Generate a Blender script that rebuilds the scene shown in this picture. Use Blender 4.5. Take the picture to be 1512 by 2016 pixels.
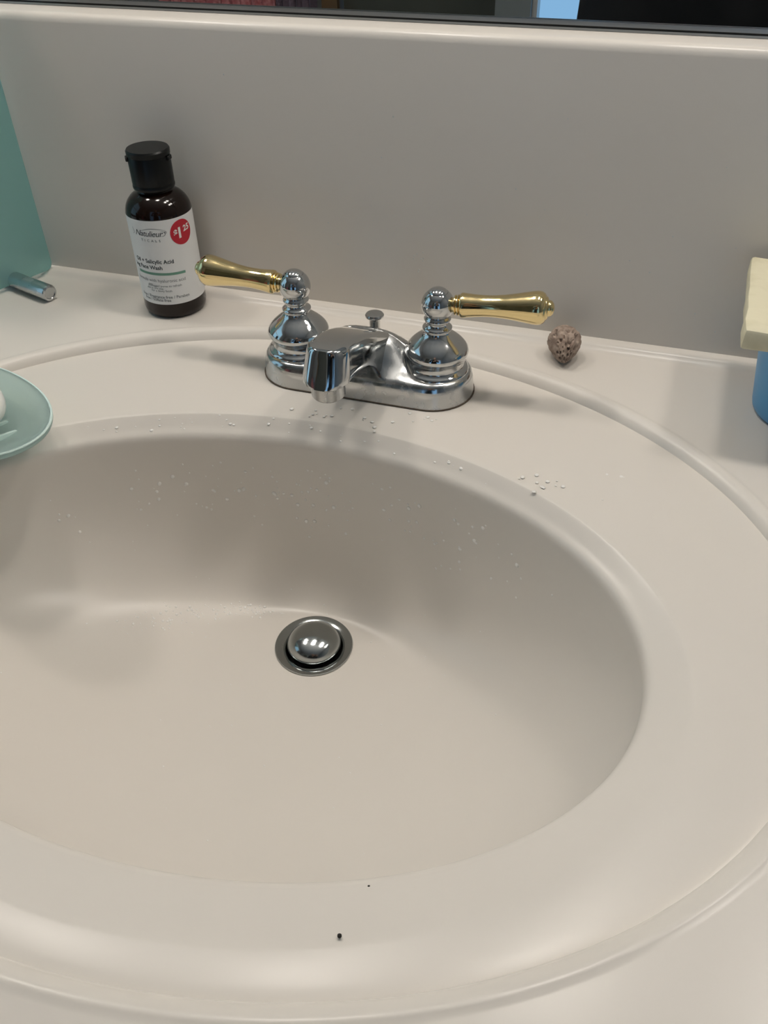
import bpy, bmesh, math, random
from mathutils import Vector, Matrix
from math import sin, cos, pi, radians

for o in list(bpy.data.objects):
    bpy.data.objects.remove(o)
scene = bpy.context.scene
COL = scene.collection

# ------------------------------------------------------------------ camera
CAM = Vector((0.18544, -0.59158, 0.32159))
PITCH, YAW, ROLL, FPX = 0.70030, 0.32793, -0.02445, 1704.63
fw = Vector((-sin(YAW) * cos(PITCH), cos(YAW) * cos(PITCH), -sin(PITCH)))
r0 = Vector((cos(YAW), sin(YAW), 0))
u0 = r0.cross(fw)
rt = cos(ROLL) * r0 + sin(ROLL) * u0
up = -sin(ROLL) * r0 + cos(ROLL) * u0
cam_data = bpy.data.cameras.new('camera')
cam_data.sensor_fit = 'HORIZONTAL'
cam_data.sensor_width = 36.0
cam_data.lens = 36.0 * FPX / 1512.0
cam_data.clip_start = 0.01
cam = bpy.data.objects.new('camera', cam_data)
COL.objects.link(cam)
cam.matrix_world = Matrix(((rt.x, up.x, -fw.x, CAM.x), (rt.y, up.y, -fw.y, CAM.y),
                           (rt.z, up.z, -fw.z, CAM.z), (0, 0, 0, 1)))
scene.camera = cam

# ------------------------------------------------------------------ light levels
BULB = 60.0            # emission of the vanity light's globe bulbs
DAY = 0.84             # emission of the daylit window behind the viewer
DAY2 = 0.85             # emission of the daylit window on the left
world = bpy.data.worlds.new('world')
scene.world = world
world.use_nodes = True
world.node_tree.nodes['Background'].inputs[0].default_value = (0.55, 0.72, 0.9, 1)
world.node_tree.nodes['Background'].inputs[1].default_value = 0.3
scene.view_settings.view_transform = 'Standard'
scene.view_settings.look = 'None'
scene.view_settings.gamma = 1.0
scene.view_settings.use_curve_mapping = False
scene.view_settings.exposure = 0.0

# ------------------------------------------------------------------ helpers
def put(name, mesh, mat=None, parent=None, smooth=None, loc=None, rot=None):
    if isinstance(mesh, bmesh.types.BMesh):
        me = bpy.data.meshes.new(name)
        bmesh.ops.recalc_face_normals(mesh, faces=mesh.faces)
        mesh.to_mesh(me)
        mesh.free()
    else:
        me = mesh
    o = bpy.data.objects.new(name, me)
    COL.objects.link(o)
    if mat:
        me.materials.append(mat)
    if smooth is not None:
        for p in me.polygons:
            p.use_smooth = True
        if smooth < 179:
            me.set_sharp_from_angle(angle=radians(smooth))
    if parent:
        o.parent = parent
    if loc is not None:
        o.location = loc
    if rot is not None:
        o.rotation_euler = rot
    return o

def empty(name, loc=(0, 0, 0), rot=(0, 0, 0)):
    o = bpy.data.objects.new(name, None)
    COL.objects.link(o)
    o.location = loc
    o.rotation_euler = rot
    o.empty_display_size = 0.02
    return o

def tag(o, label=None, cat=None, group=None, kind=None):
    if label: o['label'] = label
    if cat: o['category'] = cat
    if group: o['group'] = group
    if kind: o['kind'] = kind
    return o

def box(bm, x0, x1, y0, y1, z0, z1, bevel=0.0, seg=2):
    b = bmesh.new()
    vs = [b.verts.new((x, y, z)) for x in (x0, x1) for y in (y0, y1) for z in (z0, z1)]
    for f in ((0, 1, 3, 2), (4, 6, 7, 5), (0, 4, 5, 1), (2, 3, 7, 6), (0, 2, 6, 4), (1, 5, 7, 3)):
        b.faces.new([vs[i] for i in f])
    bmesh.ops.recalc_face_normals(b, faces=b.faces)
    if bevel:
        bmesh.ops.bevel(b, geom=list(b.edges), offset=bevel, segments=seg, profile=0.5, affect='EDGES')
    me = bpy.data.meshes.new('t')
    b.to_mesh(me)
    b.free()
    bm.from_mesh(me)
    bpy.data.meshes.remove(me)
    return bm

def lathe(bm, prof, n=48, mat=None, cap0=True, cap1=True):
    """prof: (r,z) list; mat: 4x4 applied"""
    rings = []
    for r, z in prof:
        ring = []
        for i in range(n):
            a = 2 * pi * i / n
            v = Vector((r * cos(a), r * sin(a), z))
            if mat: v = mat @ v
            ring.append(bm.verts.new(v))
        rings.append(ring)
    for a, b in zip(rings, rings[1:]):
        for i in range(n):
            j = (i + 1) % n
            bm.faces.new((a[i], a[j], b[j], b[i]))
    if cap0: bm.faces.new(rings[0][::-1])
    if cap1: bm.faces.new(rings[-1])
    return bm

def loft(bm, rings, closed=True, cap=True):
    rv = [[bm.verts.new(p) for p in r] for r in rings]
    n = len(rv[0])
    for a, b in zip(rv, rv[1:]):
        for i in range(n if closed else n - 1):
            j = (i + 1) % n
            bm.faces.new((a[i], a[j], b[j], b[i]))
    if cap:
        bm.faces.new(rv[0][::-1])
        bm.faces.new(rv[-1])
    return bm

# ------------------------------------------------------------------ materials
def mat(name, col, rough=0.5, metal=0.0, **kw):
    m = bpy.data.materials.new(name)
    m.use_nodes = True
    p = m.node_tree.nodes['Principled BSDF']
    p.inputs['Base Color'].default_value = (*col, 1)
    p.inputs['Roughness'].default_value = rough
    p.inputs['Metallic'].default_value = metal
    for k, v in kw.items():
        p.inputs[k.replace('_', ' ')].default_value = v
    return m

def noise_col(m, c1, c2, scale=8.0, detail=4.0, lo=0.35, hi=0.65, vec='Object', distort=0.0, stretch=None):
    nt = m.node_tree
    p = nt.nodes['Principled BSDF']
    tc = nt.nodes.new('ShaderNodeTexCoord')
    n = nt.nodes.new('ShaderNodeTexNoise')
    n.inputs['Scale'].default_value = scale
    n.inputs['Detail'].default_value = detail
    n.inputs['Distortion'].default_value = distort
    src = tc.outputs[vec]
    if stretch:
        mp = nt.nodes.new('ShaderNodeMapping')
        mp.inputs['Scale'].default_value = stretch
        nt.links.new(src, mp.inputs['Vector'])
        src = mp.outputs['Vector']
    nt.links.new(src, n.inputs['Vector'])
    r = nt.nodes.new('ShaderNodeValToRGB')
    r.color_ramp.elements[0].position = lo
    r.color_ramp.elements[0].color = (*c1, 1)
    r.color_ramp.elements[1].position = hi
    r.color_ramp.elements[1].color = (*c2, 1)
    nt.links.new(n.outputs['Fac'], r.inputs['Fac'])
    nt.links.new(r.outputs['Color'], p.inputs['Base Color'])
    return n

def noise_rough(m, lo, hi, scale=60, a=0.4, b=0.65):
    nt = m.node_tree
    p = nt.nodes['Principled BSDF']
    tc = nt.nodes.new('ShaderNodeTexCoord')
    n = nt.nodes.new('ShaderNodeTexNoise')
    n.inputs['Scale'].default_value = scale
    n.inputs['Detail'].default_value = 6
    mr = nt.nodes.new('ShaderNodeMapRange')
    mr.inputs['From Min'].default_value = a
    mr.inputs['From Max'].default_value = b
    mr.inputs['To Min'].default_value = lo
    mr.inputs['To Max'].default_value = hi
    nt.links.new(tc.outputs['Object'], n.inputs['Vector'])
    nt.links.new(n.outputs['Fac'], mr.inputs['Value'])
    nt.links.new(mr.outputs['Result'], p.inputs['Roughness'])

def bump(m, scale, strength, dist=0.001, detail=4):
    nt = m.node_tree
    p = nt.nodes['Principled BSDF']
    tc = nt.nodes.new('ShaderNodeTexCoord')
    n = nt.nodes.new('ShaderNodeTexNoise')
    n.inputs['Scale'].default_value = scale
    n.inputs['Detail'].default_value = detail
    b = nt.nodes.new('ShaderNodeBump')
    b.inputs['Strength'].default_value = strength
    b.inputs['Distance'].default_value = dist
    nt.links.new(tc.outputs['Object'], n.inputs['Vector'])
    nt.links.new(n.outputs['Fac'], b.inputs['Height'])
    nt.links.new(b.outputs['Normal'], p.inputs['Normal'])

M = {}
M['marble'] = mat('cultured_marble', (0.66, 0.6, 0.53), 0.27, Specular_IOR_Level=0.35)
noise_col(M['marble'], (0.737, 0.692, 0.632), (0.752, 0.709, 0.651), 3.0, 1.0, 0.1, 0.9, distort=0.3, stretch=(1, 2.2, 1))
M['chrome'] = mat('chrome', (0.60, 0.61, 0.61), 0.08, 1.0)
noise_rough(M['chrome'], 0.05, 0.2, 90, 0.42, 0.7)
M['worn_chrome'] = mat('water_stained_chrome', (0.56, 0.57, 0.57), 0.2, 1.0)
noise_rough(M['worn_chrome'], 0.1, 0.38, 70, 0.4, 0.65)
M['brass'] = mat('polished_brass', (0.84, 0.68, 0.36), 0.13, 1.0)
noise_rough(M['brass'], 0.08, 0.2, 120)
M['gap_shade'] = mat('gap_shade', (0.012, 0.01, 0.008), 0.6)  # near-black colour standing in for the shade inside gaps
M['grime'] = mat('gasket', (0.10, 0.07, 0.045), 0.7)
M['mirror'] = mat('mirror_silver', (0.9, 0.92, 0.91), 0.0, 1.0)
M['channel'] = mat('mirror_channel', (0.3, 0.32, 0.33), 0.35, 1.0)
M['wall'] = mat('wall_paint', (0.62, 0.60, 0.54), 0.6)
noise_col(M['wall'], (0.21, 0.218, 0.216), (0.24, 0.248, 0.246), 3.0)
M['ceiling'] = mat('ceiling_paint', (0.72, 0.70, 0.66), 0.7)
noise_col(M['ceiling'], (0.38, 0.385, 0.38), (0.41, 0.415, 0.41), 4.0)
M['floor'] = mat('floor_vinyl', (0.35, 0.31, 0.27), 0.4)
noise_col(M['floor'], (0.31, 0.27, 0.23), (0.38, 0.34, 0.30), 5.0)
M['cabinet'] = mat('cabinet_oak', (0.32, 0.2, 0.1), 0.45)
noise_col(M['cabinet'], (0.27, 0.16, 0.08), (0.36, 0.23, 0.12), 12.0, 6, stretch=(8, 8, 1))
M['door'] = mat('dimmed_door', (0.075, 0.078, 0.062), 0.5)  # dark olive stands in for the dimness of the doorway
M['trim'] = mat('brown_trim', (0.16, 0.1, 0.05), 0.5)
M['grey_trim'] = mat('grey_trim', (0.30, 0.32, 0.31), 0.5)
M['white_trim'] = mat('white_trim', (0.7, 0.7, 0.68), 0.4)
M['bottle'] = mat('amber_plastic', (0.022, 0.010, 0.006), 0.1, Specular_IOR_Level=0.35)
noise_col(M['bottle'], (0.007, 0.0035, 0.0025), (0.013, 0.006, 0.004), 20)
M['cap'] = mat('black_cap', (0.003, 0.0035, 0.0035), 0.35, Specular_IOR_Level=0.3)
M['label'] = mat('label_paper', (0.80, 0.81, 0.81), 0.45)
M['ink'] = mat('ink_dark', (0.035, 0.05, 0.055), 0.6)
M['ink_grey'] = mat('ink_grey', (0.16, 0.18, 0.19), 0.6)
M['ink_green'] = mat('ink_green', (0.15, 0.32, 0.24), 0.6)
M['sticker'] = mat('sticker_red', (0.50, 0.012, 0.03), 0.4)
M['sticker_white'] = mat('sticker_white', (0.85, 0.83, 0.8), 0.5)
M['stone'] = mat('pumice', (0.24, 0.17, 0.13), 0.9)
noise_col(M['stone'], (0.22, 0.16, 0.125), (0.44, 0.345, 0.28), 260, 3, 0.35, 0.65)
M['cup'] = mat('blue_plastic', (0.09, 0.34, 0.62), 0.35, Subsurface_Weight=0.1, Subsurface_Radius=(0.01, 0.01, 0.02))
M['soap_cream'] = mat('cream_soap', (0.72, 0.67, 0.47), 0.55)
noise_col(M['soap_cream'], (0.62, 0.57, 0.38), (0.76, 0.71, 0.52), 45, 5, 0.3, 0.55)
bump(M['soap_cream'], 70, 0.5, 0.0015)
M['soap_white'] = mat('white_soap', (0.86, 0.85, 0.81), 0.4, Subsurface_Weight=0.15, Subsurface_Radius=(0.004, 0.004, 0.003))
M['water'] = mat('water', (0.86, 0.84, 0.80), 0.05, IOR=1.5)  # opaque pale colour stands in for light gathered by the drops
M['fleck'] = mat('dried_fleck', (0.62, 0.62, 0.6), 0.6)
M['speck'] = mat('dark_speck', (0.012, 0.01, 0.008), 0.8)
def frosted(name, col, rough):
    m = mat(name, col, rough, IOR=1.45, Transmission_Weight=0.72)
    return m
M['glass_panel'] = frosted('frosted_teal_panel', (0.42, 0.70, 0.67), 0.5)
M['glass_edge'] = mat('polished_glass_edge', (0.72, 0.88, 0.83), 0.15)
M['glass_dish'] = frosted('frosted_aqua_dish', (0.72, 0.89, 0.86), 0.4)
M['bulb'] = bpy.data.materials.new('bulb_glow')
M['bulb'].use_nodes = True
_nt = M['bulb'].node_tree
_nt.nodes.remove(_nt.nodes['Principled BSDF'])
_e = _nt.nodes.new('ShaderNodeEmission')
_e.inputs[0].default_value = (1.0, 0.925, 0.84, 1)
_e.inputs[1].default_value = BULB
_nt.links.new(_e.outputs[0], _nt.nodes['Material Output'].inputs[0])
M['day'] = bpy.data.materials.new('daylit_pane')
M['day'].use_nodes = True
_nt = M['day'].node_tree
_nt.nodes.remove(_nt.nodes['Principled BSDF'])
_e = _nt.nodes.new('ShaderNodeEmission')
_e.inputs[0].default_value = (0.30, 0.58, 0.92, 1)
_e.inputs[1].default_value = DAY
_nt.links.new(_e.outputs[0], _nt.nodes['Material Output'].inputs[0])
M['day2'] = M['day'].copy()
M['day2'].name = 'daylit_frosted_pane'
for n_ in M['day2'].node_tree.nodes:
    if n_.type == 'EMISSION':
        n_.inputs[0].default_value = (0.46, 0.79, 1.0, 1)
        n_.inputs[1].default_value = DAY2
M['pink'] = mat('pink_terry', (0.62, 0.22, 0.23), 0.95)
noise_col(M['pink'], (0.52, 0.16, 0.18), (0.72, 0.33, 0.33), 60)
bump(M['pink'], 220, 0.8, 0.004)
M['mauve'] = mat('mauve_terry', (0.20, 0.15, 0.19), 0.95)
bump(M['mauve'], 220, 0.8, 0.004)
M['black_cloth'] = mat('black_cotton', (0.006, 0.006, 0.007), 0.9)
M['jeans'] = mat('dark_denim', (0.007, 0.0075, 0.009), 0.9)
M['skin'] = mat('skin', (0.45, 0.27, 0.2), 0.55, Subsurface_Weight=0.05)
M['hair'] = mat('dark_hair', (0.02, 0.014, 0.01), 0.6)
M['black_vinyl'] = mat('black_vinyl', (0.006, 0.006, 0.006), 0.4)

# ------------------------------------------------------------------ room shell
XL, XR, YB, YF, ZF, ZC = -1.25, 1.15, 0.045, -1.7, -0.84, 1.56
def struct(name, bm, m, label=None):
    o = put(name, bm, m)
    tag(o, label, None, None, 'structure')
    return o
struct('floor', box(bmesh.new(), XL - .1, XR + .1, YF - .1, YB + .1, ZF - .1, ZF), M['floor'], 'brown speckled vinyl bathroom floor')
struct('ceiling', box(bmesh.new(), XL - .1, XR + .1, YF - .1, YB + .1, ZC, ZC + .1), M['ceiling'], 'flat off white ceiling')
struct('wall_back', box(bmesh.new(), XL - .1, XR + .1, YB, YB + .1, ZF, ZC), M['wall'], 'cream painted wall behind the mirror')
VY0, VY1, VZ0, VZ1 = -1.00, -0.15, 0.02, 1.15
bm = bmesh.new()
box(bm, XL - .1, XL, YF, VY0, ZF, ZC)
box(bm, XL - .1, XL, VY1, YB, ZF, ZC)
box(bm, XL - .1, XL, VY0, VY1, ZF, VZ0)
box(bm, XL - .1, XL, VY0, VY1, VZ1, ZC)
struct('wall_left', bm, M['wall'], 'cream painted wall left of the vanity')
w = struct('window_2', box(bmesh.new(), XL - .06, XL - .05, VY0, VY1, VZ0, VZ1), M['day2'], 'daylit frosted window in the wall left of the vanity')
for y0, y1, z0, z1 in ((VY0, VY0 + .03, VZ0, VZ1), (VY1 - .03, VY1, VZ0, VZ1), (VY0 + .03, VY1 - .03, VZ0, VZ0 + .04), (VY0 + .03, VY1 - .03, VZ1 - .04, VZ1), (VY0 + .03, VY1 - .03, .53, .57)):
    put('window_bar', box(bmesh.new(), XL - .05, XL - .01, y0, y1, z0, z1), M['white_trim'], w)
struct('wall_right', box(bmesh.new(), XR, XR + .1, YF, YB, ZF, ZC), M['wall'], 'cream painted wall right of the vanity')
WX0, WX1, WZ0, WZ1 = -0.21, 0.95, -0.70, 1.10
DX0, DX1, DZ1 = -0.71, -0.296, 1.2
bm = bmesh.new()
box(bm, XL - .1, DX0, YF - .1, YF, ZF, ZC)
box(bm, DX0, DX1, YF - .1, YF, DZ1, ZC)
box(bm, DX1, WX0, YF - .1, YF, ZF, ZC)
box(bm, WX0, WX1, YF - .1, YF, ZF, WZ0)
box(bm, WX0, WX1, YF - .1, YF, WZ1, ZC)
box(bm, WX1, XR + .1, YF - .1, YF, ZF, ZC)
struct('wall_front', bm, M['wall'], 'cream painted wall seen in the mirror')
w = struct('window_1', box(bmesh.new(), WX0, WX1, YF - .06, YF - .05, WZ0, WZ1), M['day'], 'daylit pale blue window seen in the mirror')
for x0, x1, z0, z1 in ((WX0, WX0 + .012, WZ0, WZ1), (WX1 - .03, WX1, WZ0, WZ1), (WX0 + .012, WX1 - .03, WZ0, WZ0 + .04), (WX0 + .012, WX1 - .03, WZ1 - .04, WZ1), (WX0 + .55, WX0 + .58, WZ0 + .04, WZ1 - .04)):
    put('window_bar', box(bmesh.new(), x0, x1, YF - .05, YF - .01, z0, z1), M['white_trim'], w)
d = struct('door_1', box(bmesh.new(), DX0 + .012, DX1 - .0, YF - .07, YF - .03, ZF + .005, DZ1), M['door'], 'door coloured dark for the dim doorway seen in the mirror')
bm = bmesh.new()
lathe(bm, [(.006, 0), (.006, .03), (.022, .04), (.027, .055), (.02, .068), (.004, .072)], 24, Matrix.Translation((DX1 - .06, YF - .03, .1)) @ Matrix.Rotation(-pi / 2, 4, 'X'))
put('door_knob', bm, M['brass'], d, 40)
struct('trim_1', box(bmesh.new(), DX0 - .03, DX0 + .012, YF, YF + .018, ZF, DZ1), M['trim'], 'narrow brown door casing seen in the mirror')
struct('trim_2', box(bmesh.new(), DX1, WX0, YF, YF + .012, ZF, DZ1), M['grey_trim'], 'grey casing between the door and the window')

# ------------------------------------------------------------------ vanity top with basin
EX = -0.0022
LIP = (EX, -0.3069, 0.2242, 0.1523)
RIDGE = (EX, -0.3159, 0.2416, 0.1709)
CREASE = (EX, -0.2736, 0.2973, 0.2316)
DRAIN = (0.0035, -0.219)
ZD = -0.148
DR = 0.0265
def ell(e, th, off=0.0):
    return (e[0] + (e[2] + off) * cos(th), e[1] + (e[3] + off) * sin(th))
def mix(a, b, t):
    return tuple(x * (1 - t) + y * t for x, y in zip(a, b))
D_E = (DRAIN[0], DRAIN[1], DR, DR)
WALLTOP = (LIP[0], LIP[1], LIP[2] - .004, LIP[3] - .004)
BP = 2.1
def bowl_z(t):
    zt = -0.023
    return ZD + (zt - ZD) * (1 - (1 - t ** BP) ** (1 / BP))
def bowl_pt(th, t):
    e = mix(D_E, WALLTOP, t)
    x, y = ell(e, th)
    return Vector((x, y, bowl_z(t)))
RX0, RX1, RY0, RY1 = -0.74, 0.74, -0.565, -0.015
angs = [2 * pi * i / 320 for i in range(320)]
cc = (CREASE[0], CREASE[1])
for cx_, cy_ in ((RX0, RY0), (RX0, RY1), (RX1, RY0), (RX1, RY1)):
    pass
def rect_hit(th):
    x0, y0 = ell(CREASE, th, .012)
    dx, dy = cos(th) * CREASE[2], sin(th) * CREASE[3]
    ts = []
    if dx > 1e-9: ts.append((RX1 - cc[0]) / dx)
    if dx < -1e-9: ts.append((RX0 - cc[0]) / dx)
    if dy > 1e-9: ts.append((RY1 - cc[1]) / dy)
    if dy < -1e-9: ts.append((RY0 - cc[1]) / dy)
    t = min(ts)
    return (cc[0] + dx * t, cc[1] + dy * t)
corner_angs = [math.atan2((y - cc[1]) / CREASE[3], (x - cc[0]) / CREASE[2]) % (2 * pi)
               for x in (RX0, RX1) for y in (RY0, RY1)]
angs = sorted(set(angs + corner_angs))
rings = []          # bowl, drain -> wall top
NB = 40
for k in range(NB + 1):
    t = 1 - (1 - k / NB) ** 1.5
    rings.append([tuple(bowl_pt(th, t)) for th in angs])
basin_rings = list(rings)
for off, z in ((-.0039, -.0212), (-.0035, -.0190), (-.0025, -.0170), (-.001, -.0156), (.001, -.0146)):
    basin_rings.append([(*ell(LIP, th, off), z) for th in angs])
e1 = (LIP[0], LIP[1], LIP[2] + .001, LIP[3] + .001)
def rl(f, z):
    e = mix(e1, RIDGE, f)
    return [(*ell(e, th), z) for th in angs]
basin_rings += [rl(.3, -.0124), rl(.6, -.0101), rl(.85, -.0083), rl(.95, -.0076), rl(1.0, -.00735)]
def rc(f, z):
    e = mix(RIDGE, CREASE, f)
    return [(*ell(e, th), z) for th in angs]
basin_rings += [rc(.03, -.0072), rc(.1, -.0070), rc(.4, -.0065), rc(.7, -.0062), rc(.96, -.0061), rc(1.0, -.0062)]
deck_rings = [[(*ell(CREASE, th, off), z) for th in angs] for off, z in
              ((0, -.0062), (.0004, -.0054), (.0014, -.0038), (.0030, -.0021), (.0048, -.0008), (.0066, .0002), (.0080, .0006), (.0096, .0004), (.0112, 0.0), (.0125, 0.0))]
o_e = [ell(CREASE, th, .0125) for th in angs]
r_e = [rect_hit(th) for th in angs]
for f in (.25, .5, .75, 1.0):
    deck_rings.append([(a[0] * (1 - f) + b[0] * f, a[1] * (1 - f) + b[1] * f, 0.0) for a, b in zip(o_e, r_e)])

vanity = empty('vanity_sink', (0, 0, 0))
tag(vanity, 'beige cultured marble vanity top with oval basin and tall backsplash', 'sink')
put('basin', loft(bmesh.new(), basin_rings, cap=False), M['marble'], vanity, 179)
bm = loft(bmesh.new(), deck_rings, cap=False)
# raised ledge along the back and rolled front edge
def strip(bm, prof, x0, x1):
    rows = [[bm.verts.new((x0, y, z)) for y, z in prof], [bm.verts.new((x1, y, z)) for y, z in prof]]
    for i in range(len(prof) - 1):
        bm.faces.new((rows[0][i], rows[0][i + 1], rows[1][i + 1], rows[1][i]))
strip(bm, [(-.015, 0), (-.013, .0003), (-.011, .0012), (-.0092, .0028), (-.0078, .0038), (-.0062, .0042), (-.001, .0046), (.0008, .0046)], RX0, RX1)
strip(bm, [(RY0, 0), (RY0 - .006, -.0012), (RY0 - .011, -.005), (RY0 - .013, -.011), (RY0 - .013, -.03), (RY0 - .008, -.034), (RY0 + .02, -.034)], RX0, RX1)
bmesh.ops.remove_doubles(bm, verts=bm.verts, dist=1e-6)
put('countertop', bm, M['marble'], vanity, 60)
# backsplash: rounded front top edge
HB = 0.2004
prof = [(0.0, 0.0), (0.0, HB - .006), (.0006, HB - .0035), (.0018, HB - .0016), (.0036, HB - .0004), (.006, HB), (.030, HB), (.030, 0.0)]
bm = bmesh.new()
loft(bm, [[(RX0, y, z) for y, z in prof], [(RX1, y, z) for y, z in prof]])
put('backsplash', bm, M['marble'], vanity, 40)

# drain
dr = bmesh.new()
z0 = ZD
lathe(dr, [(.0274, z0 - .0006), (.0279, z0 + .0006), (.0274, z0 + .0014), (.0262, z0 + .0014), (.0222, z0 + .0004), (.0204, z0 - .0002), (.0197, z0 - .0012), (.0195, z0 - .005), (.0194, z0 - .02)], 64,
      Matrix.Translation((DRAIN[0], DRAIN[1], 0)), cap0=False, cap1=False)
M['drain'] = mat('reflection_darkened_chrome', (0.40, 0.42, 0.42), 0.12, 1.0)  # chrome colour darkened to imitate the dark reflections at the drain
drain = put('drain_flange', dr, M['drain'], vanity, 40)
drain['label'] = 'chrome drain flange'
bm = bmesh.new()
lathe(bm, [(.0194, z0 - .019), (.0001, z0 - .0195)], 32, Matrix.Translation((DRAIN[0], DRAIN[1], 0)), cap0=False, cap1=False)
put('drain_well', bm, M['gap_shade'], drain)  # black disc painted as the shade down the drain
bm = bmesh.new()
T = Matrix.Translation((DRAIN[0], DRAIN[1] + .0005, z0 + .0034)) @ Matrix.Rotation(radians(2.0), 4, 'X')
lathe(bm, [(.0060, -.024), (.0060, -.004), (.0150, -.0044), (.0184, -.0041), (.0190, -.0034), (.0191, -.0002), (.0188, .0010), (.0176, .0024),
           (.0155, .0050), (.0120, .0066), (.008, .0078), (.004, .0084), (.0008, .0086)], 64, T)
st = put('stopper', bm, M['drain'], vanity, 50)
st['label'] = 'domed chrome pop-up stopper'

# cabinet under the top
cab = empty('vanity_cabinet', (0, 0, ZF))
tag(cab, 'oak vanity cabinet under the beige marble top', 'cabinet')
bm = bmesh.new()
for a in ((RX0 + .02, RX0 + .04, -.55, .03, ZF, -.035), (RX1 - .04, RX1 - .02, -.55, .03, ZF, -.035), (RX0 + .04, RX1 - .04, .01, .03, ZF, -.035), (RX0 + .04, RX1 - .04, -.5, .01, ZF + .08, ZF + .1), (RX0 + .04, RX1 - .04, -.55, -.53, -.16, -.036)):
    box(bm, *a)
for v in bm.verts: v.co.z -= ZF
put('carcass', bm, M['cabinet'], cab)
for i in range(3):
    x0 = RX0 + .04 + i * .4667
    bm = box(bmesh.new(), x0 + .005, x0 + .4617, -.572, -.552, .09, -ZF - .17, .003, 1)
    dd = put('door', bm, M['cabinet'], cab)
    bm = bmesh.new()
    lathe(bm, [(.006, 0), (.006, .012), (.014, .02), (.015, .025), (.004, .03)], 20, Matrix.Translation((x0 + .42, -.572, .5)) @ Matrix.Rotation(pi / 2, 4, 'X'))
    put('knob', bm, M['brass'], dd, 40)

# ------------------------------------------------------------------ mirror
mir = empty('wall_mirror', (0, .028, HB))
tag(mir, 'wide wall mirror standing above the beige backsplash', 'mirror')
put('mirror_glass', box(bmesh.new(), RX0, RX1, -.001, .004, .004, 0.62), M['mirror'], mir)
bm = bmesh.new()
box(bm, RX0, RX1, -.0035, .006, .0002, .0016)
box(bm, RX0, RX1, -.0035, -.0015, .0028, .0052)
put('mirror_channel', bm, M['channel'], mir)
bm = box(bmesh.new(), RX0, RX1, -.0028, -.0012, .0016, .0028)
put('channel_shade_strip', bm, M['gap_shade'], mir)  # solid dark strip painted as the shadow gap of the channel

# ------------------------------------------------------------------ vanity light
lamp = empty('vanity_light', (0.0325, YB, 0.92))
tag(lamp, 'four-globe vanity light bar above the mirror', 'lamp')
put('backplate', box(bmesh.new(), -.66, .66, -.03, 0, -.055, .055, .006), M['chrome'], lamp, 40)
for x in (-.5475, -.1825, .1825, .5475):
    bm = bmesh.new()
    lathe(bm, [(.03, 0), (.03, .012), (.02, .018), (.018, .03)], 24, Matrix.Translation((x, -.03, 0)) @ Matrix.Rotation(pi / 2, 4, 'X'))
    put('socket', bm, M['chrome'], lamp, 40)
    bm = bmesh.new()
    bmesh.ops.create_uvsphere(bm, u_segments=24, v_segments=14, radius=.05, matrix=Matrix.Translation((x, -.088, 0)))
    put('bulb', bm, M['bulb'], lamp, 179)

# ------------------------------------------------------------------ faucet
XF, YFA, Z0 = 0.003, -0.0845, -0.0062
fau = empty('faucet', (XF, YFA, Z0))
tag(fau, 'chrome two-handle faucet with brass levers behind the basin', 'faucet')
def fl(p):     # absolute z / local x,y
    return Vector((p[0], p[1], p[2] - Z0))
# base: stadium outline inset to a spine with a central hump
NS = 96
def stadium(hl, hd):
    pts = []
    L = hl - hd
    q = NS // 4
    for k in range(NS):
        a = 2 * pi * k / NS
        # keep uniform density of arc+straight
        s = k / NS
        per = 4 * L + 2 * pi * hd
        dist = s * per
        if dist < pi * hd:
            an = -pi / 2 + dist / hd
            pts.append((L + hd * cos(an), hd * sin(an)))
        elif dist < pi * hd + 2 * L:
            dd_ = dist - pi * hd
            pts.append((L - dd_, hd))
        elif dist < 2 * pi * hd + 2 * L:
            an = pi / 2 + (dist - pi * hd - 2 * L) / hd
            pts.append((-L + hd * cos(an), hd * sin(an)))
        else:
            dd_ = dist - 2 * pi * hd - 2 * L
            pts.append((-L + dd_, -hd))
    return pts
def hump(x):
    ax = abs(x)
    return .0215 * math.exp(-(ax / .034) ** 3.2)
rings = []
st0 = stadium(.0775, .0295)
Lsp = .0775 - .0295
for ins, z, hw in ((0, Z0, 0), (.0004, Z0 + .002, 0), (.0012, .0045, 0), (.0022, .0085, 0), (.0034, .0105, 0), (.0052, .0116, .03),
                   (.009, .0120, .16), (.014, .0122, .45), (.020, .0124, .8), (.026, .0125, .97), (.0292, .0125, 1)):
    ring = []
    for (x, y) in st0:
        sx = max(-Lsp, min(Lsp, x))
        vx, vy = x - sx, y
        l = math.hypot(vx, vy)
        f = (l - ins) / l
        X, Y = sx + vx * f, vy * f
        ring.append(fl((X, Y, z + hw * hump(X))))
    rings.append(ring)
bm = loft(bmesh.new(), rings)
base = put('base_plate', bm, M['worn_chrome'], fau, 50)
bm = bmesh.new()
loft(bm, [[fl((x * 1.006, y * 1.012, Z0 + .0001)) for x, y in st0], [fl((x * 1.006, y * 1.012, Z0 + .0007)) for x, y in st0]])
put('gasket', bm, M['grime'], fau)
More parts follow.
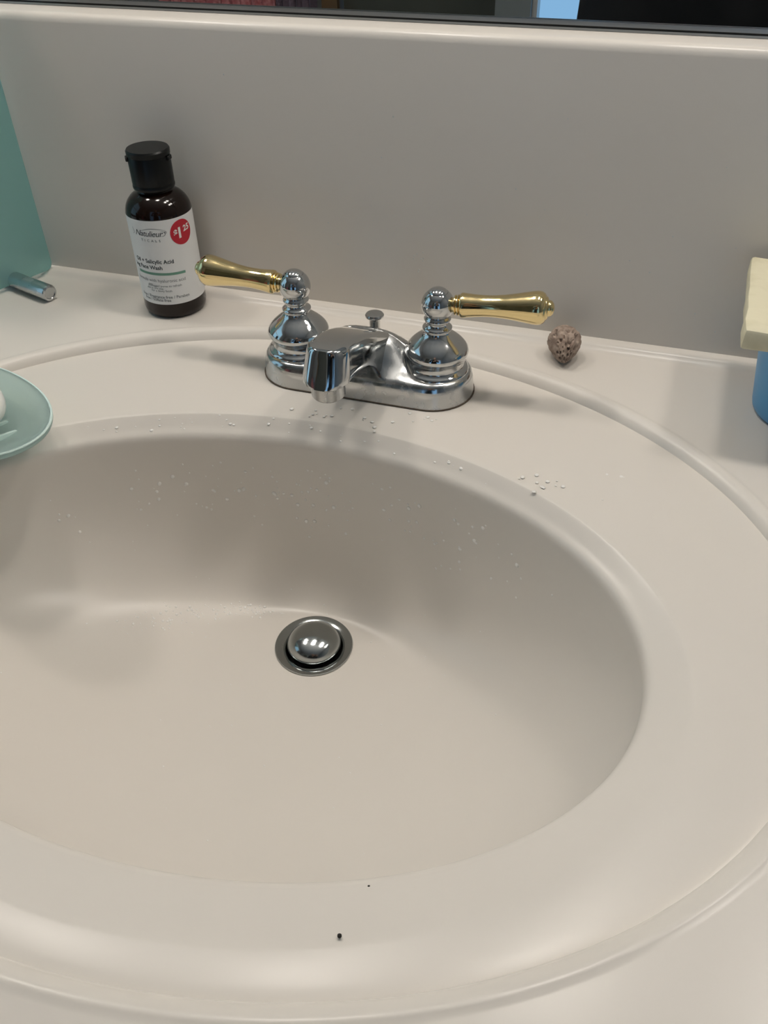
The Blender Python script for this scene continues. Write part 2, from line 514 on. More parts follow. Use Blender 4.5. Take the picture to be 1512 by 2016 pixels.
# spout : sections (y, ztop, zbot, half width)
secs = [(-.068, .0215, -.002, .026), (-.076, .0285, -.002, .0235), (-.084, .0330, -.002, .0215), (-.092, .0372, -.001, .0198), (-.100, .0412, .003, .0185),
        (-.108, .0450, .0140, .0176), (-.116, .0485, .0225, .0170), (-.125, .0520, .0285, .0166), (-.135, .0552, .0325, .0163),
        (-.145, .0574, .0352, .0161), (-.153, .0586, .0364, .0160), (-.159, .0591, .0368, .0160)]
for k in range(1, 10):
    a = radians(k * 9.3)
    secs.append((-.159 - .0145 * sin(a), .0591 + .0002 * sin(a) - (.0004 if k > 7 else 0), .0368, .0160 * cos(a) ** .62))
def rsec(y, zt, zb, w, n=64, ex=9.0, taper=.84):
    pts = []
    zc, hh = (zt + zb) / 2, (zt - zb) / 2
    for i in range(n):
        a = 2 * pi * (i + .5) / n
        c_, s_ = cos(a), sin(a)
        k = (abs(c_) ** ex + abs(s_) ** ex) ** (-1 / ex)
        u, v = k * c_, k * s_
        wd = w * (1 - (1 - taper) * (v + 1) / 2)
        lean = .0095 * (v + 1) / 2 * max(0.0, min(1.0, (-.150 - y) / .016))
        pts.append(fl((u * wd, y + lean - YFA, zc + v * hh)))
    return pts
bm = loft(bmesh.new(), [rsec(*s) for s in secs])
spout = put('spout', bm, M['chrome'], fau, 38)
bm = bmesh.new()
lathe(bm, [(.0112, .0370 - Z0), (.0116, .0345 - Z0), (.0110, .0336 - Z0), (.0108, .0262 - Z0), (.0100, .0250 - Z0), (.0080, .0250 - Z0), (.0078, .029 - Z0), (.0005, .029 - Z0)], 40,
      Matrix.Translation((0, -.1585 - YFA, 0)))
put('aerator', bm, M['worn_chrome'], spout, 40)
# head skirt
# pop-up rod
bm = bmesh.new()
PY = -.0655 - YFA
lathe(bm, [(.0040, .016 - Z0), (.0038, .0300 - Z0), (.0042, .0315 - Z0), (.0052, .0325 - Z0), (.0066, .0334 - Z0), (.0067, .0344 - Z0), (.0060, .0354 - Z0), (.0035, .0360 - Z0), (.0004, .0362 - Z0)], 32,
      Matrix.Translation((0, PY, 0)))
lr = put('lift_rod', bm, M['chrome'], fau, 40)
# valves
bell = [(22.3, 11.0), (22.3, 12.2), (21.0, 13.4), (19.0, 14.4), (18.5, 15.6), (18.4, 19.6), (18.9, 20.3), (19.7, 20.7), (20.2, 21.6), (20.3, 22.4), (20.9, 22.9), (21.5, 23.8), (21.8, 25.2),
        (21.3, 27.2), (19.8, 29.6), (17.2, 32.4), (14.2, 35.0), (11.6, 37.2), (10.0, 39.0), (9.3, 40.4), (9.3, 41.0), (10.0, 41.6), (10.0, 42.4), (9.0, 43.2), (7.6, 44.2), (7.2, 45.6), (7.2, 46.6)]
ball = [(7.2, 46.2), (8.0, 47.2), (8.9, 47.9), (9.1, 48.7), (8.6, 49.6), (8.0, 50.2)]
R_, zc_ = 11.0, 58.6
for k in range(0, 17):
    a = radians(-46 + k * 6.2)
    ball.append((R_ * cos(a), zc_ + R_ * sin(a)))
ball += [(6.75, 67.3), (6.45, 67.15), (6.3, 67.6), (5.6, 68.5), (4.2, 69.4), (2.4, 70.0), (.3, 70.3)]
lever = [(4.6, 9.4), (4.8, 11.0), (6.4, 11.4), (6.6, 12.2), (5.6, 12.7), (5.6, 13.1), (6.7, 13.4), (6.8, 14.2), (5.9, 14.6), (6.0, 14.9), (7.4, 15.1), (8.0, 15.9), (8.1, 17.0), (7.7, 20), (7.2, 25), (6.9, 31), (7.0, 37), (7.6, 44), (8.6, 51),
         (9.7, 57.5), (10.5, 62), (10.8, 65), (10.5, 67.3), (9.5, 69.2), (7.9, 70.4), (7.4, 70.5), (7.3, 71.0), (6.2, 71.7), (5.2, 72.0), (5.2, 72.5), (4.8, 73.8), (3.4, 75.0), (1.4, 75.6), (.2, 75.7)]
for sx, tilt, yaw in ((-1, 2.3, 178.5), (1, 3.6, 4.0)):
    T = Matrix.Translation((sx * .0508, 0, 0))
    bm = bmesh.new()
    lathe(bm, [(r / 1000, z / 1000 - Z0) for r, z in bell], 56, T)
    put('valve_bell', bm, M['chrome'], fau, 55)
    bm = bmesh.new()
    lathe(bm, [(r / 1000, z / 1000 - Z0) for r, z in ball], 48, T)
    hub = put('handle_hub', bm, M['chrome'], fau, 50)
    bm = bmesh.new()
    A = Matrix.Translation((sx * .0508, 0, .0586 - Z0)) @ Matrix.Rotation(radians(yaw), 4, 'Z') @ Matrix.Rotation(radians(90 - tilt), 4, 'Y')
    lathe(bm, [(r / 1000, z / 1000) for r, z in lever], 40, A)
    lv = put('lever', bm, M['brass'], hub, 55)
    lv['label'] = 'polished brass lever'

# ------------------------------------------------------------------ face wash bottle
BX, BY, BR = -0.1785, -0.031, 0.0245
bot = empty('face_wash_bottle', (BX, BY, 0.0002))
tag(bot, 'dark amber face wash bottle with black cap and white label', 'bottle')
bprof = [(.0190, .0008), (.0205, 0), (.0226, .0008), (.0239, .0026), (.0245, .0055), (.0245, .0785), (.0242, .0815), (.0233, .0845), (.0216, .0876), (.0190, .0905), (.0160, .0926), (.0138, .0936), (.0128, .0944), (.0126, .0990)]
put('body', lathe(bmesh.new(), bprof, 72), M['bottle'], bot, 60)
cprof = [(.0128, .0958), (.0150, .0960), (.0154, .0968), (.0154, .0985), (.0150, .0992), (.0150, .0996), (.0153, .1000), (.0154, .1180), (.0151, .1186), (.0151, .1192), (.0157, .1196), (.0158, .1226), (.0150, .1238), (.0020, .1241)]
cap = put('cap', lathe(bmesh.new(), cprof, 64), M['cap'], bot, 35)
for a in (-57 - 88, -57 + 62):
    a = radians(a)
    m4 = Matrix.Translation((.0155 * cos(a), .0155 * sin(a), .1176)) @ Matrix.Rotation(a, 4, 'Z')
    b2 = box(bmesh.new(), -.0006, .0013, -.0028, .0028, -.0016, .0016, .0005, 1)
    for v in b2.verts: v.co = m4 @ v.co
    put('cap_tab', b2, M['cap'], cap)
A0 = -57.0
def cyl(phi, z, r):
    a = radians(A0 + phi)
    return (r * cos(a), r * sin(a), z)
# label: scalloped right edge
bm = bmesh.new()
RL = BR + .00012
rows = []
NZ = 66
for j in range(NZ + 1):
    z = .0128 + (.0792 - .0128) * j / NZ
    end = 96 + (1.2 if j % 2 else -1.2)
    rows.append([bm.verts.new(cyl(-190 + (end + 190) * i / 60, z, RL)) for i in range(61)])
for a, b in zip(rows, rows[1:]):
    for i in range(60):
        bm.faces.new((a[i], a[i + 1], b[i + 1], b[i]))
lab = put('label', bm, M['label'], bot, 179)
lab['label'] = 'white printed label'
def text_mesh(txt, size, bold=0.0, shear=0.0, align='RIGHT', spacing=1.0):
    cu = bpy.data.curves.new('txt', 'FONT')
    cu.body = txt
    cu.size = size
    cu.offset = bold
    cu.shear = shear
    cu.align_x = align
    cu.space_character = spacing
    cu.resolution_u = 3
    o = bpy.data.objects.new('txt', cu)
    COL.objects.link(o)
    dg = bpy.context.evaluated_depsgraph_get()
    me = bpy.data.meshes.new_from_object(o.evaluated_get(dg))
    bpy.data.objects.remove(o)
    return me
def wrap(name, me, phi0, z0, m, r, slope=0.0, parent=None):
    bm = bmesh.new()
    bm.from_mesh(me)
    bmesh.ops.triangulate(bm, faces=bm.faces)
    long_e = [e for e in bm.edges if abs(e.verts[0].co.x - e.verts[1].co.x) > .002]
    if long_e:
        bmesh.ops.subdivide_edges(bm, edges=long_e, cuts=3)
        bmesh.ops.triangulate(bm, faces=bm.faces)
    for v in bm.verts:
        x, y = v.co.x, v.co.y
        v.co = cyl(phi0 + math.degrees(x / r), z0 + y + slope * x, r)
    return put(name, bm, m, parent or lab)
RT = RL + .00008
def line(txt, phi, z, size, m='ink', bold=0.0, shear=0.0, spacing=1.0, slope=-.03):
    wrap('lettering', text_mesh(txt, size, bold, shear, 'RIGHT', spacing), phi, z, M[m], RT, slope)
line('Natulieur', -2.5, .0672, .0062, 'ink', .00003, .35, .92)
line('T I C A L S', -7.0, .0632, .0026, 'ink_grey', .00004, 0, 1.25)
line('®', 6, .0692, .0026, 'ink')
line('Oil + Salicylic Acid', 9.3, .0460, .0043, 'ink', .00010)
line('ing Face Wash', -12.4, .0415, .0043, 'ink', .00010)
line('formula with hyaluronic acid', 25, .0308, .0036, 'ink_grey')
line('daily', -37, .0287, .0022, 'ink_grey')
line('unclogged pores to refresh', 16, .0270, .0025, 'ink_grey')
line('skin in one step', -18, .0254, .0022, 'ink_grey')
line('for a dewy finish', -3, .0232, .0025, 'ink_grey')
line('free / Fragrance free / Paraben', 27, .0174, .0033, 'ink_grey', .00004)
line('free / Sulfate free', -8, .0152, .0033, 'ink_grey', .00004)
# swash strokes round the script logo
def swash(pts, w):
    bm = bmesh.new()
    vs = []
    for i, (x, y) in enumerate(pts):
        a = pts[max(0, i - 1)]; b = pts[min(len(pts) - 1, i + 1)]
        dx, dy = b[0] - a[0], b[1] - a[1]
        l = math.hypot(dx, dy) or 1
        k = w * (0.25 + 0.75 * sin(pi * (i + .5) / len(pts)))
        vs.append((bm.verts.new((x - dy / l * k, y + dx / l * k, 0)), bm.verts.new((x + dy / l * k, y - dx / l * k, 0))))
    for a, b in zip(vs, vs[1:]):
        bm.faces.new((a[0], a[1], b[1], b[0]))
    me = bpy.data.meshes.new('sw'); bm.to_mesh(me); bm.free()
    return me
sw1 = [(-.0165 + .0195 * t, .0042 + .0022 * sin(t * 3.0) * (1 - .3 * t)) for t in [i / 20 for i in range(21)]]
sw2 = [(.0002 + .0022 * cos(t), .0020 + .0017 * sin(t)) for t in [-2.4 + i * 4.6 / 20 for i in range(21)]]
sw3 = [(-.0245 + .0016 * t + .001 * sin(t * 5), .0005 + .0055 * t) for t in [i / 12 for i in range(13)]]
for s_ in (sw1, sw2, sw3):
    wrap('swash', swash(s_, .00022), -2.5, .0672, M['ink_grey'], RT)
# green bar
bm = bmesh.new()
rows = [[bm.verts.new(cyl(-64 + 91 * i / 30, z - .03 * RT * radians(-64 + 91 * i / 30 - 27), RT)) for i in range(31)] for z in (.0364, .0384)]
for i in range(30): bm.faces.new((rows[0][i], rows[0][i + 1], rows[1][i + 1], rows[1][i]))
put('green_bar', bm, M['ink_green'], lab)
# red price sticker
bm = bmesh.new()
RS = RT + .0001
SP, SZ, SR = 33.0, .0678, .0094
ringv = [[bm.verts.new(cyl(SP + math.degrees(SR * f * cos(2 * pi * i / 40) / RS), SZ + SR * f * sin(2 * pi * i / 40), RS)) for i in range(40)] for f in (1, .75, .5, .25, .02)]
for a, b in zip(ringv, ringv[1:]):
    for i in range(40):
        j = (i + 1) % 40
        bm.faces.new((a[i], a[j], b[j], b[i]))
bm.faces.new(ringv[-1])
stick = put('price_sticker', bm, M['sticker'], bot, 179)
stick['label'] = 'round red price sticker'
RP = RS + .0001
for t, dx, dz, s, b_ in (('$', -.0036, -.0012, .0060, .0002), ('1', .0008, -.0034, .0108, .00042), ('25', .0076, .0006, .0060, .0002)):
    wrap('price_lettering', text_mesh(t, s, b_, 0, 'RIGHT'), SP + math.degrees(dx / RP), SZ + dz, M['sticker_white'], RP, .12, stick)

# ------------------------------------------------------------------ pumice stone
random.seed(4)
bm = bmesh.new()
bmesh.ops.create_icosphere(bm, subdivisions=5, radius=1.0)
pits = []
for i in range(210):
    d_ = Vector((random.gauss(0, 1), random.gauss(0, 1), random.gauss(0, 1))).normalized()
    pits.append((d_, random.uniform(.06, .15), random.uniform(.06, .2)))
from mathutils import noise as mnoise
for v in bm.verts:
    n = v.co.normalized()
    # rounded wedge that narrows towards the viewer
    k = 1.0
    for d_, rr, dep in pits:
        ds = (n - d_).length
        if ds < rr: k -= dep * (1 - (ds / rr) ** 2)
    k += .05 * mnoise.noise(n * 2.3) + .025 * mnoise.noise(n * 6)
    p = n * k
    taper = .40 + .62 * max(0, min(1, (p.y + 1.0) / 1.3)) ** .8
    v.co = Vector((p.x * .0125 * taper, p.y * .0165, max(-1.0, p.z) * .0118 * (.8 + .2 * taper)))
zmin = min(v.co.z for v in bm.verts)
for v in bm.verts: v.co.z -= zmin
stone = put('pumice_stone', bm, M['stone'], None, 40, (.1335, -.0285, 0.0004), (radians(6), 0, radians(10)))
tag(stone, 'small brown porous pumice pebble lying by the backsplash', 'stone')

# ------------------------------------------------------------------ blue cup and cream block
CX, CY = .2940, -.056
cup = empty('cup', (CX, CY, 0.0002))
tag(cup, 'blue plastic cup at the right edge under a cream block', 'cup')
cp = [(.0270, 0), (.0295, .0008), (.0312, .0030), (.0320, .0065), (.0345, .025), (.0372, .046), (.0395, .0664), (.0404, .0680), (.0400, .0690), (.0382, .0686), (.0375, .066), (.0352, .046), (.0325, .025), (.0300, .006), (.0270, .0040), (.0005, .0040)]
put('cup_body', lathe(bmesh.new(), cp, 64), M['cup'], cup, 60)
bm = bmesh.new()
box(bm, -.001, .083, -.106, -.0005, 0, .0125, .0022, 2)
bmesh.ops.subdivide_edges(bm, edges=[e for e in bm.edges if e.calc_length() > .02], cuts=6, use_grid_fill=True)
for v in bm.verts:
    v.co += Vector((mnoise.noise(v.co * 60), mnoise.noise(v.co * 60 + Vector((7, 0, 0))), mnoise.noise(v.co * 60 + Vector((0, 9, 0))))) * .0009
blk = put('cream_block', bm, M['soap_cream'], None, 40, (.2445, -.0095, .0705), (0, 0, radians(-2.3)))
tag(blk, 'pale cream nicked soap block lying on the blue cup', 'soap')

# ------------------------------------------------------------------ glass soap dish with white soap
DC = Vector((-.2205, -.2267))
dz0 = -.0062
DA = math.atan2(-.39, .92)
dish = empty('soap_dish', (DC.x, DC.y, dz0), (0, 0, DA))
tag(dish, 'frosted aqua glass soap dish at the left rim of the basin', 'soap dish')
def oval(A, B, z, n=72, ex=2.15):
    pts = []
    for i in range(n):
        a = 2 * pi * i / n
        c_, s_ = cos(a), sin(a)
        k = (abs(c_) ** ex + abs(s_) ** ex) ** (-1 / ex)
        pts.append((A * k * c_, B * k * s_, z))
    return pts
rg = [oval(.030, .014, .0), oval(.034, .018, .0006), (oval(.044, .0235, .0055)), oval(.056, .032, .0130), oval(.064, .0385, .0185), oval(.0675, .0412, .0208), oval(.0682, .0418, .0222),
      oval(.0682, .0418, .0238), oval(.0676, .0412, .0246), oval(.0655, .0394, .0243), oval(.059, .0345, .0196), oval(.051, .0285, .0146), oval(.046, .0250, .0126), oval(.030, .015, .0112), oval(.004, .002, .0110)]
put('dish_body', loft(bmesh.new(), rg), M['glass_dish'], dish, 60)
bm = bmesh.new()
for ra, rb_ in ((0, 1),):
    loft(bm, [oval(.0672, .0408, .0248), oval(.0680, .0416, .0250), oval(.0685, .0421, .0243), oval(.0676, .0412, .0240)] , cap=False)
ed = put('polished_edge', bm, M['glass_edge'], dish, 60)
for k in range(5):
    bm = bmesh.new()
    x = -.030 + k * .015
    hw = .0165 - abs(k - 2) * .002
    pts = []
    for j in range(9):
        y = -hw + 2 * hw * j / 8
        zz = .0145 - .0006 * abs(j - 4)
        pts.append([(x - .0016, y, zz - .004), (x - .0010, y, zz), (x + .0010, y, zz), (x + .0016, y, zz - .004)])
    loft(bm, pts)
    put('ridge', bm, M['glass_edge'], dish, 60)
bm = bmesh.new()
bmesh.ops.create_uvsphere(bm, u_segments=40, v_segments=24, radius=1)
for v in bm.verts:
    p = v.co
    ex = 2.4
    k = 1.0
    v.co = Vector((p.x * .042, p.y * .0235, math.copysign(abs(p.z) ** .85, p.z) * .0135))
sd = put('soap_bar', bm, M['soap_white'], None, 179, (-.2290, -.2245, dz0 + .0146 + .0135), (0, 0, DA))
tag(sd, 'smooth white soap bar lying in the frosted glass dish', 'soap')

# ------------------------------------------------------------------ frosted glass panel with chrome pins
pu = Vector((-.36, -.933, 0)); pn = Vector((.933, -.36, 0))
P0 = Vector((-.3115, -.0045, .0))
gp = empty('glass_panel_stand', P0)
tag(gp, 'tall frosted teal glass panel on a chrome pin at the left', 'glass panel')
PL, PH, PT = .085, .30, .006
bm = bmesh.new()
out = []
rr = .006
for (cx_, cz_, a0) in ((PL - rr, rr + .004, -90), (PL - rr, PH - rr, 0), (rr, PH - rr, 90), (rr, rr + .004, 180)):
    for k in range(7):
        a = radians(a0 + 15 * k)
        out.append((cx_ + rr * cos(a), cz_ + rr * sin(a)))
def pp(s, z, t):
    v = pu * s + pn * t
    return (v.x, v.y, z)
e_ = .0012
def inset(pts, d):
    cx_, cz_ = PL / 2, PH / 2
    return [(s + (d if s < cx_ else -d), z + (d if z < cz_ else -d)) for s, z in pts]
ins = inset(out, e_)
loft(bm, [[pp(s, z, -PT) for s, z in ins], [pp(s, z, -PT + e_) for s, z in out], [pp(s, z, -e_) for s, z in out], [pp(s, z, 0) for s, z in ins]])
put('glass_panel', bm, M['glass_panel'], gp)
for s in (.037,):
    bm = bmesh.new()
    v = pu * s + Vector((0, 0, .0072))
    rot_ = Vector((0, 0, 1)).rotation_difference(Vector((.955, -.297, 0))).to_matrix().to_4x4()
    lathe(bm, [(.0062, -.03), (.0068, -.0290), (.0068, .0435), (.0064, .0448), (.0050, .0452), (.0044, .0446), (.0003, .0444)], 32, Matrix.Translation(v) @ rot_)
    pin = put('chrome_pin', bm, M['worn_chrome'], gp, 40)
    pin['label'] = 'chrome foot pin'

# ------------------------------------------------------------------ things seen only in the mirror
def towel(name, x0, x1, m, label, zb=-.45, zt=.35):
    bm = bmesh.new()
    pts_f = []
    n = 24
    rows = []
    for j in range(14):
        z = zb + (zt - zb) * j / 13
        fr = [(x0 + (x1 - x0) * i / n, YF + .075 + .010 * sin(i * 1.3 + .3 * j) + .004 * sin(i * 3.1), z) for i in range(n + 1)]
        bk = [(x0 + (x1 - x0) * i / n, YF + .035 + .004 * sin(i * 1.7), z) for i in range(n, -1, -1)]
        rows.append(fr + bk)
    loft(bm, rows)
    o = put(name, bm, m, None, 60)
    tag(o, label, 'towel', 'towels reflected in the mirror')
towel('bath_towel', -1.165, -.99, M['pink'], 'light pink bath towel furthest left in the mirror')
towel('bath_towel', -.985, -.84, M['pink'], 'rose pink bath towel hanging beside the mauve one', -.5, .35)
towel('hand_towel', -.835, -.745, M['mauve'], 'narrow mauve hand towel beside the door casing', -.4, .35)
tb = empty('towel_bar', (-.95, YF, .36))
tag(tb, 'chrome towel bar holding the pink towels', 'towel bar')
put('rod', lathe(bmesh.new(), [(.008, -.25), (.008, .25)], 16, Matrix.Translation((0, .055, 0)) @ Matrix.Rotation(pi / 2, 4, 'Y')), M['chrome'], tb, 40)
for x in (-.24, .24):
    put('bracket', lathe(bmesh.new(), [(.02, 0), (.02, .006), (.009, .012), (.009, .055)], 20, Matrix.Translation((x, 0, 0)) @ Matrix.Rotation(-pi / 2, 4, 'X')), M['chrome'], tb, 40)
can = empty('black_canister', (-.436, -.27, .0002))
tag(can, 'black domed canister standing left of the glass panel', 'canister')
put('canister_body', lathe(bmesh.new(), [(.030, 0), (.0345, .002), (.036, .006), (.036, .102), (.035, .104)], 40), M['black_vinyl'], can, 40)
put('lid', lathe(bmesh.new(), [(.0355, .1045), (.0372, .1055), (.0372, .120), (.0362, .132), (.033, .145), (.027, .156), (.018, .164), (.009, .1675), (.0006, .1685)], 40), M['cap'], can, 40)

# ------------------------------------------------------------------ photographer, mostly seen as a dark reflection
PX, PYY = .150, -0.98
FL = ZF
person = empty('person', (PX, PYY, FL))
tag(person, 'person in black shirt holding a phone before the mirror', 'person')
def skin_body(name, verts, edges, radii, m, parent, root=0):
    me = bpy.data.meshes.new(name)
    me.from_pydata([Vector(v) for v in verts], edges, [])
    o = bpy.data.objects.new(name, me)
    COL.objects.link(o)
    o.parent = parent
    md = o.modifiers.new('skin', 'SKIN')
    for i, r in enumerate(radii):
        me.skin_vertices[0].data[i].radius = r if isinstance(r, tuple) else (r, r)
        me.skin_vertices[0].data[i].use_root = (i == root)
    sb = o.modifiers.new('sub', 'SUBSURF')
    sb.levels = 2; sb.render_levels = 2
    dg = bpy.context.evaluated_depsgraph_get()
    me2 = bpy.data.meshes.new_from_object(o.evaluated_get(dg))
    o.modifiers.clear()
    o.data = me2
    bpy.data.meshes.remove(me)
    me2.materials.clear()
    me2.materials.append(m)
    for p in me2.polygons: p.use_smooth = True
    return o
# local frame: faces +y, origin between the feet.  phone at CAM
ph = Vector((CAM.x - PX, CAM.y - PYY, CAM.z - FL))
hr = ph + Vector((.075, -.045, -.01)); hl_ = ph + Vector((-.075, -.05, -.05))
V = [(0, 0, .93), (0, .01, 1.08), (0, .0, 1.25), (0, -.01, 1.38), (0, 0, 1.46), (0, .02, 1.50),
     (.16, -.01, 1.38), (.25, -.04, 1.12), tuple(hr + Vector((.03, -.07, -.03))), tuple(hr),
     (-.16, -.01, 1.38), (-.25, -.02, 1.12), tuple(hl_ + Vector((-.03, -.07, -.03))), tuple(hl_),
     (.09, 0, .86), (.10, .02, .48), (.10, -.01, .09), (.11, .13, .03),
     (-.09, 0, .86), (-.10, .02, .48), (-.10, -.01, .09), (-.11, .13, .03)]
Ed = [(0, 1), (1, 2), (2, 3), (3, 4), (4, 5), (3, 6), (6, 7), (7, 8), (8, 9), (3, 10), (10, 11), (11, 12), (12, 13), (0, 14), (14, 15), (15, 16), (16, 17), (0, 18), (18, 19), (19, 20), (20, 21)]
Rd = [(.15, .11), (.145, .105), (.15, .11), (.11, .085), (.055, .055), (.052, .052), (.062, .06), (.047, .047), (.034, .034), (.022, .03),
      (.062, .06), (.047, .047), (.034, .034), (.022, .03), (.09, .09), (.062, .062), (.042, .042), (.035, .03), (.09, .09), (.062, .062), (.042, .042), (.035, .03)]
body = skin_body('body', V, Ed, Rd, M['black_cloth'], person)
body['label'] = 'figure in black shirt and dark trousers'
body.data.materials.append(M['skin'])
body.data.materials.append(M['jeans'])
for p in body.data.polygons:
    zc = p.center.z
    if zc > 1.455 and abs(p.center.x) < .08: p.material_index = 1
    elif zc < .95 and zc > .07 and p.center.y < .18: p.material_index = 2
    elif (p.center - hr).length < .045 or (p.center - hl_).length < .045: p.material_index = 1
bm = bmesh.new()
bmesh.ops.create_uvsphere(bm, u_segments=32, v_segments=24, radius=1)
for v in bm.verts:
    p = v.co.copy()
    jaw = 1 - .22 * max(0, -p.z)
    nose = .018 * math.exp(-((p.x / .16) ** 2 + ((p.z + .12) / .22) ** 2)) if p.y > 0 else 0
    eye = -.008 * (math.exp(-(((abs(p.x) - .38) / .16) ** 2 + ((p.z - .05) / .12) ** 2)) if p.y > 0 else 0)
    v.co = Vector((p.x * .075 * jaw, p.y * .095 + nose + eye + .02, p.z * .115 + 1.62))
head = put('head', bm, M['skin'], person, 179)
M['eye'] = mat('eye_dark', (0.03, 0.02, 0.015), 0.2)
M['lip'] = mat('lips', (0.35, 0.13, 0.11), 0.5)
for sx in (-1, 1):
    bm = bmesh.new()
    bmesh.ops.create_uvsphere(bm, u_segments=14, v_segments=8, radius=1, matrix=Matrix.Translation((sx * .029, .098, 1.626)) @ Matrix.Diagonal((.012, .006, .006, 1)))
    put('eye', bm, M['eye'], head, 179)
    bm = bmesh.new()
    bmesh.ops.create_uvsphere(bm, u_segments=14, v_segments=10, radius=1, matrix=Matrix.Translation((sx * .077, .012, 1.61)) @ Matrix.Diagonal((.009, .018, .031, 1)))
    put('ear', bm, M['skin'], head, 179)
bm = bmesh.new()
bmesh.ops.create_uvsphere(bm, u_segments=16, v_segments=8, radius=1, matrix=Matrix.Translation((0, .094, 1.562)) @ Matrix.Diagonal((.023, .008, .007, 1)))
put('mouth', bm, M['lip'], head, 179)
bm = bmesh.new()
bmesh.ops.create_uvsphere(bm, u_segments=32, v_segments=24, radius=1)
for v in bm.verts:
    p = v.co.copy()
    front = max(0, p.y)
    z = p.z * .125 if p.z > 0 else p.z * (.10 if p.y < .2 else .02)
    v.co = Vector((p.x * .082, p.y * .10 - .004 - .02 * front, z + 1.64 + .03 * front))
put('hair', bm, M['hair'], person, 179)
# hands : palm and five curled fingers each
for s, h in ((1, hr), (-1, hl_)):
    vv = [tuple(h)]; ee = []; rd = [(.014, .026)]
    pc = h + Vector((-s * .012, .028, .012)); vv.append(tuple(pc)); ee.append((0, 1)); rd.append((.013, .03))
    hand = skin_body('hand', vv, ee, rd, M['skin'], person)
    for k in range(5):
        if k < 4:
            b0 = pc + Vector((-s * .004, .006, .027 - .018 * k))
            l = (.040, .046, .043, .034)[k]
            b1 = b0 + Vector((-s * l * .45, .012, .002)); b2 = b1 + Vector((-s * l * .4, -.006, 0)); b3 = b2 + Vector((-s * l * .25, -.012, 0))
        else:
            b0 = pc + Vector((-s * .002, -.02, .03)); b1 = b0 + Vector((-s * .018, -.008, .014)); b2 = b1 + Vector((-s * .018, .002, .006)); b3 = b2 + Vector((-s * .008, .004, .002))
        fg = skin_body('finger', [tuple(b0), tuple(b1), tuple(b2), tuple(b3)], [(0, 1), (1, 2), (2, 3)], [.009, .0085, .008, .0065], M['skin'], hand)
phone = empty('phone', CAM - fw * .012)
phone.rotation_euler = cam.matrix_world.to_euler()
tag(phone, 'black phone held up in both hands', 'phone')
put('phone_body', box(bmesh.new(), -.055, .02, -.13, .02, 0.0, .008, .003, 2), M['black_vinyl'], phone, 40)

# ------------------------------------------------------------------ water droplets and specks
random.seed(11)
drops = bmesh.new()
def drop(bm, P, N, r, flat=.3, seg=8):
    flat = min(flat, .3)
    N = N.normalized()
    q = Vector((0, 0, 1)).rotation_difference(N).to_matrix().to_4x4()
    el = random.uniform(.85, 1.25)
    m4 = Matrix.Translation(P) @ q @ Matrix.Diagonal((r, r * el, r * flat, 1))
    bmesh.ops.create_icosphere(bm, subdivisions=2, radius=1.0, matrix=m4)
def bowl_n(th, t):
    e = 1e-3
    a = bowl_pt(th + e, t) - bowl_pt(th - e, t)
    b = bowl_pt(th, min(t + e, .9999)) - bowl_pt(th, t - e)
    n = a.cross(b)
    c_ = Vector((DRAIN[0], DRAIN[1], .1)) - bowl_pt(th, t)
    return n if n.dot(c_) > 0 else -n
for i in range(150):
    th = radians(random.triangular(38, 150, 92))
    t = 1 - abs(random.gauss(0, .05)) - .004
    r = random.choice((.0005, .0006, .0007, .0008, .0010, .0012, .0015))
    drop(drops, bowl_pt(th, t), bowl_n(th, t), r)
for i in range(40):
    th = radians(random.uniform(60, 135))
    f = random.uniform(0, .9)
    e = mix(e1, RIDGE, f)
    x, y = ell(e, th)
    drop(drops, Vector((x, y, -.0146 + .0072 * f)), Vector((0, -.3, 1)), random.choice((.0005, .0007, .0009, .0013)))
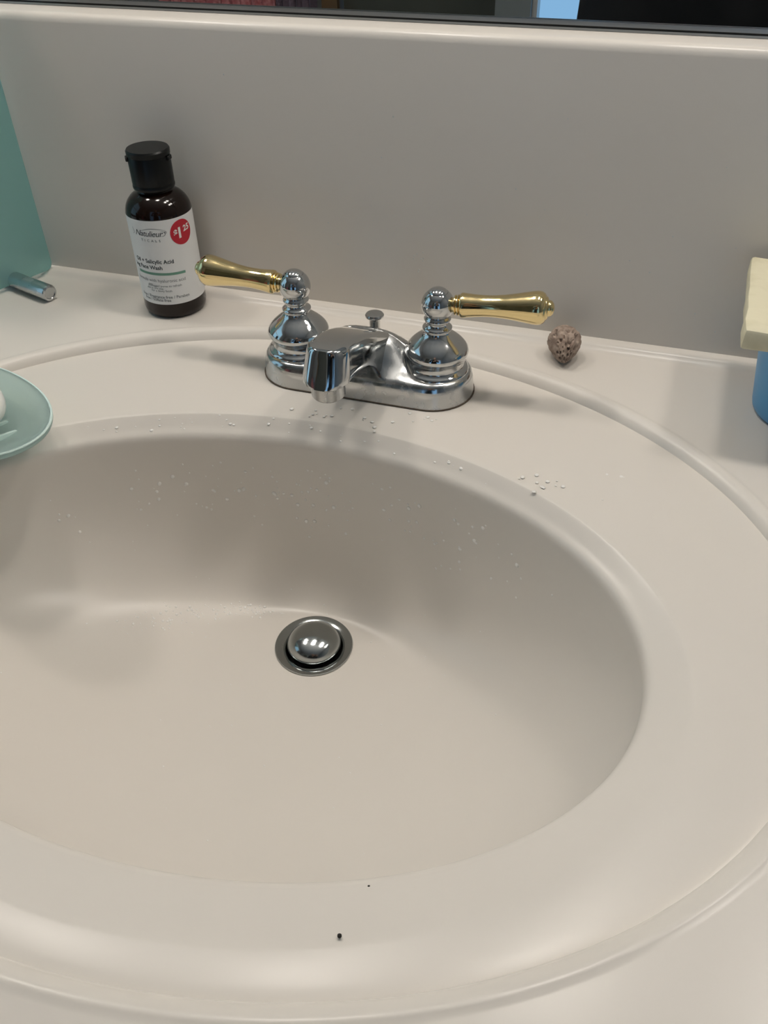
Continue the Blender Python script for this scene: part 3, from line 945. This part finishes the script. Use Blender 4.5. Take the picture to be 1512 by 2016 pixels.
for i in range(150):       # wet streak on the floor left of the drain
    th = radians(random.uniform(128, 176))
    t = .15 + .33 * (th - radians(128)) / radians(48) + random.gauss(.04, .06)
    if .05 < t < .9:
        drop(drops, bowl_pt(th, t), bowl_n(th, t), random.choice((.0004, .0005, .0006, .0009)), .4)
for i in range(40):
    th = radians(random.uniform(0, 360)); t = random.uniform(.1, .9)
    drop(drops, bowl_pt(th, t), bowl_n(th, t), random.choice((.0004, .0005, .0006)), .4)
ws = put('water_spatter', drops, M['water'], None, 179)
tag(ws, 'pale-coloured water droplets spattered over the basin wall and floor', 'water', None, 'stuff')
rim = bmesh.new()
for cxy, n, sp in (((.148, -.170), 14, .012), ((.052, -.121), 8, .006), ((.19, -.15), 6, .01), ((-.09, -.075), 5, .006), ((.02, -.135), 10, .02), ((-.02, -.14), 6, .02)):
    for k in range(n):
        x = cxy[0] + random.gauss(0, sp); y = cxy[1] + random.gauss(0, sp * .35)
        drop(rim, Vector((x, y, -.0065)), Vector((0, 0, 1)), random.choice((.0007, .0010, .0014)), .16)
rs = put('water_beads', rim, M['water'], None, 179)
tag(rs, 'small water beads on the flat rim around the faucet', 'water', None, 'stuff')
fk = bmesh.new()
for i in range(70):
    x = random.uniform(-.3, .25); z = abs(random.gauss(.03, .05)) + .01
    if z < .18: drop(fk, Vector((x, -.0001, z)), Vector((0, -1, 0)), random.choice((.0003, .0004, .0006)), .15)
for i in range(26):
    x = .018 + random.gauss(0, .003); z = .035 + random.uniform(0, .02)
    if i < 9: drop(fk, Vector((x, -.0001, z)), Vector((0, -1, 0)), .0006, .2)
fo = put('dried_flecks', fk, M['fleck'], None, 179)
tag(fo, 'pale dried splash flecks dotted on the backsplash', 'stain', None, 'stuff')

for (x, y, z), r, lb in (((.1193, -.4608, -.0064), .0009, 'tiny black crumb on the front rim of the basin'),
                         ((.1222, -.4360, -.0144), .0006, 'tiny brown speck at the front lip of the basin')):
    bm = bmesh.new()
    bmesh.ops.create_icosphere(bm, subdivisions=2, radius=r)
    for v in bm.verts:
        v.co *= 1 + .35 * mnoise.noise(v.co * 900)
        v.co.z *= .6
    tag(put('crumb', bm, M['speck'], None, 60, (x, y, z)), lb, 'crumb')
